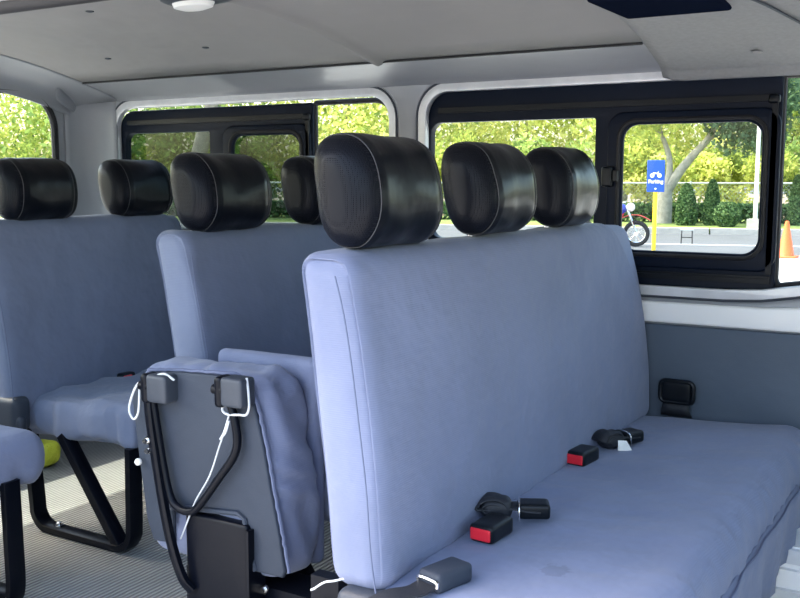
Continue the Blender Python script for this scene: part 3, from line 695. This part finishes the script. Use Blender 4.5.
# ================================================================ OUTSIDE
GZ = -.60
lot = math.radians(15.0)
def at(u, d, z=0): # u to the right, d away, in the parking lot's own grid
    return Vector((-math.sin(lot)*d + math.cos(lot)*u, math.cos(lot)*d + math.sin(lot)*u, GZ + z))
def lotquad(name, u0, u1, d0, d1, z0, z1, m):
    bm = NB(); ps = [at(u0, d0), at(u1, d0), at(u1, d1), at(u0, d1)]
    a = [bm.verts.new((p.x, p.y, GZ+z0)) for p in ps]; b_ = [bm.verts.new((p.x, p.y, GZ+z1)) for p in ps]
    bm.faces.new(a[::-1]); bm.faces.new(b_)
    for i in range(4): bm.faces.new((a[i], a[(i+1) % 4], b_[(i+1) % 4], b_[i]))
    return obj(name, bm, m, smooth=False)
tag(lotquad('ground', -140, 120, -80, 160, -.1, 0, M['asphalt']), kind='structure')
tag(lotquad('pavement', -60, 30, -25, 21.6, -.05, .02, mat('pale pavement', (.44, .43, .41), .9, bump=[(12, .3)], var=(1.2, .1))), kind='structure')
tag(lotquad('verge', -90, 40, 29.6, 36.5, -.05, .14, M['grass']), kind='structure')
tag(lotquad('meadow', -100, 60, 36.5, 90, -.05, .16, M['soil']), kind='structure')
for i, (a, b_) in enumerate(((-60, -3.2), (-3.15, .62), (.66, 5.2), (5.25, 30))):
    o = lotquad('kerb', a, b_, 29.2, 29.6, -.02, .17, M['concrete'])
    tag(o, ('long pale kerb running left from the motorcycle', 'pale kerb length below the forked tree and the shrubs', 'pale kerb length in front of the lamp post foot', 'pale kerb running right past the traffic cone')[i], 'kerb', 'kerb lengths along the planting strip')
for i, (a, d_) in enumerate(((1.0, 24.5), (-5, 24.5))):
    tag(lotquad('painted_line', a-2.2, a+2.2, d_, d_+.25, .0, .012, M['line']), ('white painted line on the asphalt below the round shrub', 'white painted line on the asphalt left of the motorcycle')[i], 'road marking', 'painted parking lines')

def leaves(name, centre, radii, n, size, m, parent, seed, clumps=40, low=0., lift=None, hollow=.55):
    rs = np.random.RandomState(seed)
    d = rs.normal(size=(clumps, 3)); d /= np.linalg.norm(d, axis=1)[:, None]
    cc = d * (hollow + (1-hollow)*rs.rand(clumps, 1)) * np.array(radii)
    idx = rs.randint(0, clumps, n)
    sp = rs.normal(size=(n, 3)); sp /= np.linalg.norm(sp, axis=1)[:, None]
    rad = rs.rand(n, 1)**.45 * (min(radii)*.42)
    c = cc[idx] + sp*rad + np.array(centre)
    if low is not None: c[:, 2] = np.maximum(c[:, 2], low + .05*rs.rand(n))
    a = rs.normal(size=(n, 3)); a /= np.linalg.norm(a, axis=1)[:, None]
    b_ = np.cross(a, rs.normal(size=(n, 3))); b_ /= np.linalg.norm(b_, axis=1)[:, None]
    s = size*(.6+.8*rs.rand(n, 1))
    A, B = a*s*.5, b_*s*.28
    V = np.stack([c-A, c-B, c+A, c+B], 1).reshape(-1, 3)
    me = bpy.data.meshes.new(name); me.vertices.add(4*n); me.vertices.foreach_set('co', V.ravel())
    me.loops.add(4*n); me.loops.foreach_set('vertex_index', np.arange(4*n, dtype=np.int32))
    me.polygons.add(n); me.polygons.foreach_set('loop_start', np.arange(0, 4*n, 4, dtype=np.int32))
    me.update(calc_edges=True); me.validate()
    at_ = me.attributes.new('leafshade', 'FLOAT', 'POINT')
    cl = rs.rand(clumps)
    vals = np.clip(.55*cl[idx] + .45*rs.rand(n), 0, 1)
    at_.data.foreach_set('value', np.repeat(vals, 4).astype(np.float32))
    o = link(name, me, M[m] if isinstance(m, str) else m, parent, False)
    return o
def tree(u, d, h, rx, rz, leafm, label, seed, n=6500, size=.24, group='trees beyond the fence', trunk_r=.16, kind='tree'):
    p = at(u, d); root = empty(kind, p, label, 'tree', group)
    rnd = random.Random(seed); bm = NB()
    th = h - rz*.9
    top = p + Vector((rnd.uniform(-.4, .4), rnd.uniform(-.4, .4), th))
    tube(bm, smooth_path([p, p.lerp(top, .5)+Vector((rnd.uniform(-.15, .15), 0, 0)), top, top+Vector((0, 0, rz*.8))], 5), lambda t: trunk_r*(1-.75*t), 8)
    for k in range(6):
        a = k*1.05+rnd.random(); q = p.lerp(top, .75)+Vector((0, 0, .15*k))
        e = q + Vector((math.cos(a)*rx*.6, math.sin(a)*rx*.6, rz*.7))
        tube(bm, smooth_path([q, q.lerp(e, .5)+Vector((0, 0, .2)), e], 4), lambda t: trunk_r*.45*(1-.8*t), 6)
    obj('trunk', bm, M['bark'], root, sharp=False)
    leaves('foliage', (p.x, p.y, p.z+h-rz), (rx, rx, rz), n, size, leafm, root, seed, clumps=55, low=GZ+.3)
    return root
# backdrop trees behind the fence, left to right as seen from the bus
spec = [(-40, 41, 11, 5.5, 5.4, 'leaf_y'), (-33, 40, 10, 4.8, 4.9, 'leaf_y'), (-26.5, 42, 11, 5.0, 5.4, 'leaf_g'),
        (-21, 41, 10, 4.6, 4.9, 'leaf_g'), (-15.5, 43, 11, 4.6, 5.4, 'leaf_y'), (-11, 42, 10.5, 4.4, 5.1, 'leaf_y'), (-7, 44, 11, 4.4, 5.4, 'leaf_y'), (-2.6, 43, 10, 4.2, 4.9, 'leaf_y'), (1.8, 45, 10.5, 4.4, 5.2, 'leaf_y'), (6.4, 43, 10, 4.4, 4.9, 'leaf_g'), (11.5, 45, 10, 4.6, 4.9, 'leaf_g')]
where = ['leftmost yellow-green backdrop tree, at the far left edge of the tailgate window', 'bright yellow-green backdrop tree seen through the tailgate window', 'mid green backdrop tree beside the rear pillar, behind the left tinted pane',
         'mid green tree behind the right tinted pane and the creased headrest', 'yellow-green tree in the clear pane of the rear side window', 'yellow-green tree at the left end of the long front side window', 'yellow-green tree above the second headrest of the front bench', 'yellow-green tree behind the parking sign and window latch', 'yellow-green tree behind the shrubs and lamp post', 'mid green tree over the traffic cone', 'rightmost mid green backdrop tree, past the traffic cone']
for i, s in enumerate(spec): tree(*s[:5], s[5], where[i], 100+i, n=9500, size=.26)
# low bushes under them
bs = [(-36, 38), (-30, 38), (-24, 38.5), (-18.5, 38.5), (-13.5, 38.5), (-9, 38.5), (-5, 38.5), (-1.6, 38.5), (1.6, 38.5), (4.8, 38.5), (8.4, 38.5)]
bl = ['at the far left, low in the tailgate window', 'seen through the tailgate window', 'below the left tinted pane', 'between the middle-row headrests', 'below the clear pane of the rear side window', 'just right of the nearest headrest', 'above the farthest headrest of the front bench', 'behind the forked trunk and the sign', 'behind the ball shrub and lamp post', 'behind the traffic cone', 'past the right edge beyond the cone']
for i, (u, d) in enumerate(bs):
    p = at(u, d); w_ = 3.0 if i < 5 else 2.1
    b_ = leaves('bush', (0, 0, 0), (w_, 1.2, 1.5), 4200, .20, 'leaf_y' if i % 3 else 'leaf_g', None, 300+i, clumps=40, low=None, hollow=.3)
    b_.location = (p.x, p.y, GZ+1.75)
    tag(b_, 'leafy bush behind the fence, ' + bl[i], 'bush', 'bushes behind the fence')
# the forked tree by the sign
p = at(-.72, 33.0); root = empty('forked_tree', p, 'forked tree with a leaning grey limb beside the blue parking sign', 'tree')
bm = NB()
X = Vector((math.cos(lot), math.sin(lot), 0)); Y_ = Vector((-math.sin(lot), math.cos(lot), 0)); Zv = Vector((0, 0, 1))
def L3(base, a, b_, c): return base + X*a + Y_*b_ + Zv*c
tube(bm, smooth_path([L3(p, -.02, 0, 0), L3(p, .0, 0, .35), L3(p, .02, 0, .9), L3(p, .02, 0, 1.4)], 5), lambda t: .30-.08*t, 12)
tube(bm, smooth_path([L3(p, .0, 0, 1.15), L3(p, .12, 0, 1.6), L3(p, .10, .1, 2.3), L3(p, -.25, .2, 3.3), L3(p, -.5, .2, 4.6)], 5), lambda t: .15-.11*t, 10)
tube(bm, smooth_path([L3(p, .02, 0, 1.1), L3(p, .35, 0, 1.65), L3(p, .80, 0, 2.25), L3(p, 1.3, 0, 2.85), L3(p, 1.8, .1, 3.8)], 5), lambda t: .19-.12*t, 10)
for q0, q1 in (((1.1, 0, 2.6), (2.3, .3, 3.2)), ((1.5, 0, 3.2), (1.4, -.5, 4.6)), ((-.1, .1, 2.9), (-1.4, 0, 4.0)), ((-.3, .2, 3.5), (.4, .4, 4.8)), ((1.7, .1, 3.5), (3.0, .2, 4.3))):
    a, b_ = L3(p, *q0), L3(p, *q1); tube(bm, smooth_path([a, a.lerp(b_, .5)+Zv*.15, b_], 4), lambda t: .06-.04*t, 7)
obj('trunk', bm, M['bark'], root, sharp=False)
c = L3(p, 2.45, 0, 3.95); leaves('dark_foliage', c, (1.75, 1.6, 1.6), 7500, .19, 'leaf_d', root, 71, 45, None, hollow=.35)
c = L3(p, -.9, -.4, 4.15); leaves('foliage', c, (1.9, 1.5, 1.55), 5000, .17, 'leaf_y', root, 72, 45, None, hollow=.35)
# pale trunk tree seen through the tinted pane
p2 = at(-17.6, 33); root = empty('pale_trunk_tree', p2, 'tree with a stout pale trunk behind the tinted rear side pane', 'tree')
obj('trunk', tube(NB(), smooth_path([p2, p2+Zv*1.5+X*.1, p2+Zv*3.2+X*.5, p2+Zv*5.2+X*1.2], 6), lambda t: .42-.22*t, 12), M['bark'], root, sharp=False)
leaves('foliage', p2+Zv*6.3+X*.6, (3, 2.6, 2.2), 5000, .22, 'leaf_d', root, 73, 40, None, hollow=.35)
# clipped shrubs
def shrub(u, d, h, r, kind, label, seed):
    p = at(u, d, .12); rs = np.random.RandomState(seed); n = 3800
    t_ = rs.rand(n)
    if kind == 'conical_shrub': t_ = t_**.8; rad = r*np.sqrt(np.clip(1-t_**1.7, 0, 1))*(.72+.28*np.minimum(1, t_*6)); zz = t_*h
    else: ph = np.arccos(1-1.9*t_); rad = r*np.sin(ph); zz = h/2 - h/2*np.cos(ph)*-1 if False else h/2*(1-np.cos(ph))
    th = rs.rand(n)*2*PI; k_ = .82+.2*rs.rand(n)
    c = np.stack([rad*k_*np.cos(th), rad*k_*np.sin(th), zz], 1)
    a = rs.normal(size=(n, 3)); a /= np.linalg.norm(a, axis=1)[:, None]; b_ = np.cross(a, rs.normal(size=(n, 3))); b_ /= np.linalg.norm(b_, axis=1)[:, None]
    V = np.stack([c-a*.05, c-b_*.035, c+a*.05, c+b_*.035], 1).reshape(-1, 3)
    me = bpy.data.meshes.new(kind); me.from_pydata(V.tolist(), [], np.arange(4*n).reshape(-1, 4).tolist())
    at_ = me.attributes.new('leafshade', 'FLOAT', 'POINT'); at_.data.foreach_set('value', np.repeat(rs.rand(n), 4).astype(np.float32))
    o = link(kind, me, M['leaf_hedge'], None, False); o.location = p
    tag(o, label, 'shrub')
shrub(-.02, 31.6, 1.30, .34, 'conical_shrub', 'clipped conical shrub nearest the forked tree', 1)
shrub(.74, 31.8, 1.42, .27, 'conical_shrub', 'taller slim conical shrub, middle of the three', 2)
shrub(1.16, 31.0, .78, .38, 'round_shrub', 'clipped ball shrub left of the lamp post', 3)
shrub(3.25, 32.6, 1.55, .26, 'conical_shrub', 'slim conical shrub seen in the pane behind the traffic cone', 4)
# hedge, one continuous planting
rs = np.random.RandomState(9); n = 26000
u = rs.uniform(-30, 12, n); d = rs.uniform(33.4, 34.3, n); z = .12+.62*rs.rand(n)**.6
c = np.stack([-math.sin(lot)*d+math.cos(lot)*u, math.cos(lot)*d+math.sin(lot)*u, GZ+z], 1)
a = rs.normal(size=(n, 3)); a /= np.linalg.norm(a, axis=1)[:, None]; b_ = np.cross(a, rs.normal(size=(n, 3))); b_ /= np.linalg.norm(b_, axis=1)[:, None]
V = np.stack([c-a*.08, c-b_*.06, c+a*.08, c+b_*.06], 1).reshape(-1, 3)
me = bpy.data.meshes.new('hedge'); me.from_pydata(V.tolist(), [], np.arange(4*n).reshape(-1, 4).tolist())
at_ = me.attributes.new('leafshade', 'FLOAT', 'POINT'); at_.data.foreach_set('value', np.repeat(rs.rand(n), 4).astype(np.float32))
tag(link('hedge', me, M['leaf_hedge'], None, False), 'low dark clipped hedge running behind the shrubs', 'hedge')
# chain-link fence
fe = empty('chain_link_fence', at(-10, 36.8), 'galvanised chain-link fence with top rail behind the hedge', 'fence')
bm = NB(); tube(bm, [at(-34, 36.8, 1.40), at(16, 36.8, 1.40)], .035, 8); tube(bm, [at(-34, 36.8, .30), at(16, 36.8, .30)], .02, 6); obj('rail', bm, M['galv'], fe)
for k in range(17): obj('post', tube(NB(), [at(-32.9+3.0*k, 36.8, .1), at(-32.9+3.0*k, 36.8, 1.48)], .035, 8), M['galv'], fe)
bm = NB()
for k in range(-230, 110):
    for s in (-1, 1):
        u0 = k*.15; bm2 = [at(u0, 36.8, .2), at(u0+s*1.2, 36.8, 1.4)]
        dv = (bm2[1]-bm2[0]).normalized(); pr = dv.cross(Y_)*.003
        q = [bm.verts.new(x_) for x_ in (bm2[0]-pr, bm2[0]+pr, bm2[1]+pr, bm2[1]-pr)]; bm.faces.new(q)
o = obj('wire_mesh', bm, M['galv'], fe, False); tag(o, kind='stuff')
# lamp post
p = at(1.93, 30.6, .1); lp = empty('lamp_post', p, 'white lamp post on a concrete foot right of the shrubs', 'post')
obj('pole', tube(NB(), [p, p+Zv*6.0], lambda t: .065-.02*t, 12), M['white'], lp)
obj('footing', box(NB(), p.x-.20, p.x+.20, p.y-.20, p.y+.20, p.z-.1, p.z+.30), M['concrete'], lp, False)
obj('lamp_arm', tube(NB(), smooth_path([p+Zv*5.9, p+Zv*6.4+X*.3, p+Zv*6.5+X*1.2], 4), .035, 8), M['white'], lp)
# traffic cone
p = at(1.93, 21.0, .02); tc_ = empty('traffic_cone', p, 'orange traffic cone on the pavement at the right edge', 'cone')
bm = NB(); lathe(bm, [(.17, .035), (.16, .05), (.035, .72), (.02, .73)], p.x, p.y, p.z, 24); obj('cone', bm, M['orange'], tc_)
bm = NB(); rbox(bm, p.x, p.y, p.z+.018, .44, .44, .036, .012, .05); obj('base', bm, M['orange'], tc_)
bm = NB(); lathe(bm, [(.117, .27), (.086, .43)], p.x+.0, p.y, p.z, 24); obj('band', bm, mat('pale cone band', (.9, .45, .3), .5), tc_)
# parking sign
p = at(-.665, 22.0, .02); sg = empty('parking_sign', p, 'blue Parking sign with a motorcycle symbol on a yellow pole', 'sign')
obj('pole', tube(NB(), [p, p+Zv*1.95], .045, 12), M['yellow'], sg)
RS = Matrix.Translation(p+Zv*1.60-Y_*.06) @ Matrix.Rotation(lot, 4, 'Z')
obj('board', tr(rbox(NB(), 0, 0, .02, .37, .02, .68, .009, .05), RS), M['blue'], sg)
def text(body, size, x_, z_, par, m, sx=1):
    cu = bpy.data.curves.new('t', 'FONT'); cu.body = body; cu.size = size; cu.align_x = 'CENTER'; cu.extrude = .002; cu.offset = .004
    t_ = bpy.data.objects.new('t', cu); COL.objects.link(t_); dg = bpy.context.evaluated_depsgraph_get(); dg.update()
    me = bpy.data.meshes.new_from_object(t_.evaluated_get(dg)); bpy.data.objects.remove(t_); bpy.data.curves.remove(cu)
    me.transform(RS @ Matrix.Translation((x_, -.014, z_)) @ Matrix.Rotation(PI/2, 4, 'X') @ Matrix.Diagonal((sx, 1, 1, 1))); me.materials.clear()
    return link('lettering', me, m, par, False)
text('Parking', .105, 0, -.13, sg, M['white'])
bm = NB()
for xx in (-.075, .075): tube(bm, [(xx+.036*math.cos(a*PI/6), -.014, .03+.036*math.sin(a*PI/6)) for a in range(12)], .010, 6, True)
tube(bm, [(-.075, -.014, .03), (-.03, -.014, .075), (.03, -.014, .075), (.075, -.014, .03)], .012, 6); tube(bm, [(.03, -.014, .075), (.055, -.014, .115)], .008, 6); tube(bm, [(-.06, -.014, .088), (.0, -.014, .088)], .011, 6)
obj('motorcycle_symbol', tr(bm, RS), M['white'], sg)
obj('dot', tr(tube(NB(), [(0, -.010, -.25), (0, -.014, -.25)], .02, 12), RS), M['white'], sg)
# motorcycle, seen from its side
p = at(-1.10, 23.6, 0); mc = empty('motorcycle', p, 'parked red and blue motorcycle with spoked wheels left of the sign', 'motorcycle')
def Lm(a, c_, b_=0): return p + X*a + Zv*c_ + Y_*b_
for k, (cx_, r_) in enumerate(((-.02, .31), (-1.24, .31))):
    wh = obj('wheel', tube(NB(), [Lm(cx_+(r_-.045)*math.cos(a*PI/16), r_+(r_-.045)*math.sin(a*PI/16)) for a in range(32)], .045, 8, True), M['tyre'], mc)
    obj('rim', tube(NB(), [Lm(cx_+(r_-.10)*math.cos(a*PI/16), r_+(r_-.10)*math.sin(a*PI/16)) for a in range(32)], .016, 6, True), M['chrome'], wh)
    bm = NB()
    for a in range(16): tube(bm, [Lm(cx_, r_, (-1)**a*.03), Lm(cx_+(r_-.1)*math.cos(a*PI/8), r_+(r_-.1)*math.sin(a*PI/8))], .004, 4)
    tube(bm, [Lm(cx_, r_, -.06), Lm(cx_, r_, .06)], .05, 12); obj('spokes', bm, M['chrome'], wh)
bm = NB()
for s in (-.07, .07): tube(bm, [Lm(-.02, .34, s), Lm(-.27, .95, s)], .022, 8)
obj('fork', bm, M['chrome'], mc)
bm = NB(); tube(bm, smooth_path([Lm(-.45, .62), Lm(-.2, .73), Lm(.05, .735), Lm(.30, .62)], 5), 0, flat=(.02, .11), up=Y_); obj('front_fender', bm, M['moto_red'], mc)
bm = NB(); tube(bm, smooth_path([Lm(-.26, .90), Lm(-.40, .88), Lm(-.62, .86), Lm(-.80, .80)], 5), lambda t: .07+.09*math.sin(PI*t), 12); obj('fuel_tank', bm, M['moto_blue'], mc)
bm = NB(); tube(bm, smooth_path([Lm(-.75, .82), Lm(-1.0, .80), Lm(-1.35, .88), Lm(-1.5, .92)], 5), lambda t: .085-.03*t, 10); obj('saddle', bm, M['plastic_black'], mc)
bm = NB(); tube(bm, smooth_path([Lm(-.30, .85), Lm(-.45, .55), Lm(-.7, .35), Lm(-1.0, .40), Lm(-1.3, .33)], 5), .03, 8); tube(bm, [Lm(-.8, .78), Lm(-1.0, .40)], .03, 8); obj('chassis', bm, M['moto_red'], mc)
bm = NB(); rbox(bm, *Lm(-.68, .45), .30, .26, .30, .06, .04); obj('engine', bm, M['galv'], mc)
bm = NB(); tube(bm, smooth_path([Lm(-.32, 1.04, -.36), Lm(-.28, 1.06, -.15), Lm(-.28, 1.02, 0), Lm(-.28, 1.06, .15), Lm(-.32, 1.04, .36)], 4), .016, 8); obj('handlebar', bm, M['chrome'], mc)
bm = NB(); bmesh.ops.create_icosphere(bm, subdivisions=3, radius=.10, matrix=Matrix.Translation(Lm(-.16, .92))); obj('headlamp', bm, M['white'], mc)
bm = NB(); tube(bm, smooth_path([Lm(-.6, .30, -.12), Lm(-.9, .25, -.14), Lm(-1.4, .35, -.15)], 4), lambda t: .025+.02*t, 8); obj('exhaust', bm, M['chrome'], mc)

# small dark stand on the asphalt
p = at(.02, 24.9, 0); sd = empty('metal_stand', p, 'small dark wire stand on the asphalt below the conical shrubs', 'stand')
obj('top_bar', tube(NB(), [p+Zv*.34-X*.15, p+Zv*.34+X*.15], .018, 6), M['galv'], sd)
for s_ in (-1, 1): obj('leg', tube(NB(), [p+Zv*.34+X*.12*s_, p+X*.13*s_], .014, 6), M['tyre'], sd)
obj('cross_bar', tube(NB(), [p+Zv*.16-X*.12, p+Zv*.16+X*.12], .012, 6), M['tyre'], sd)
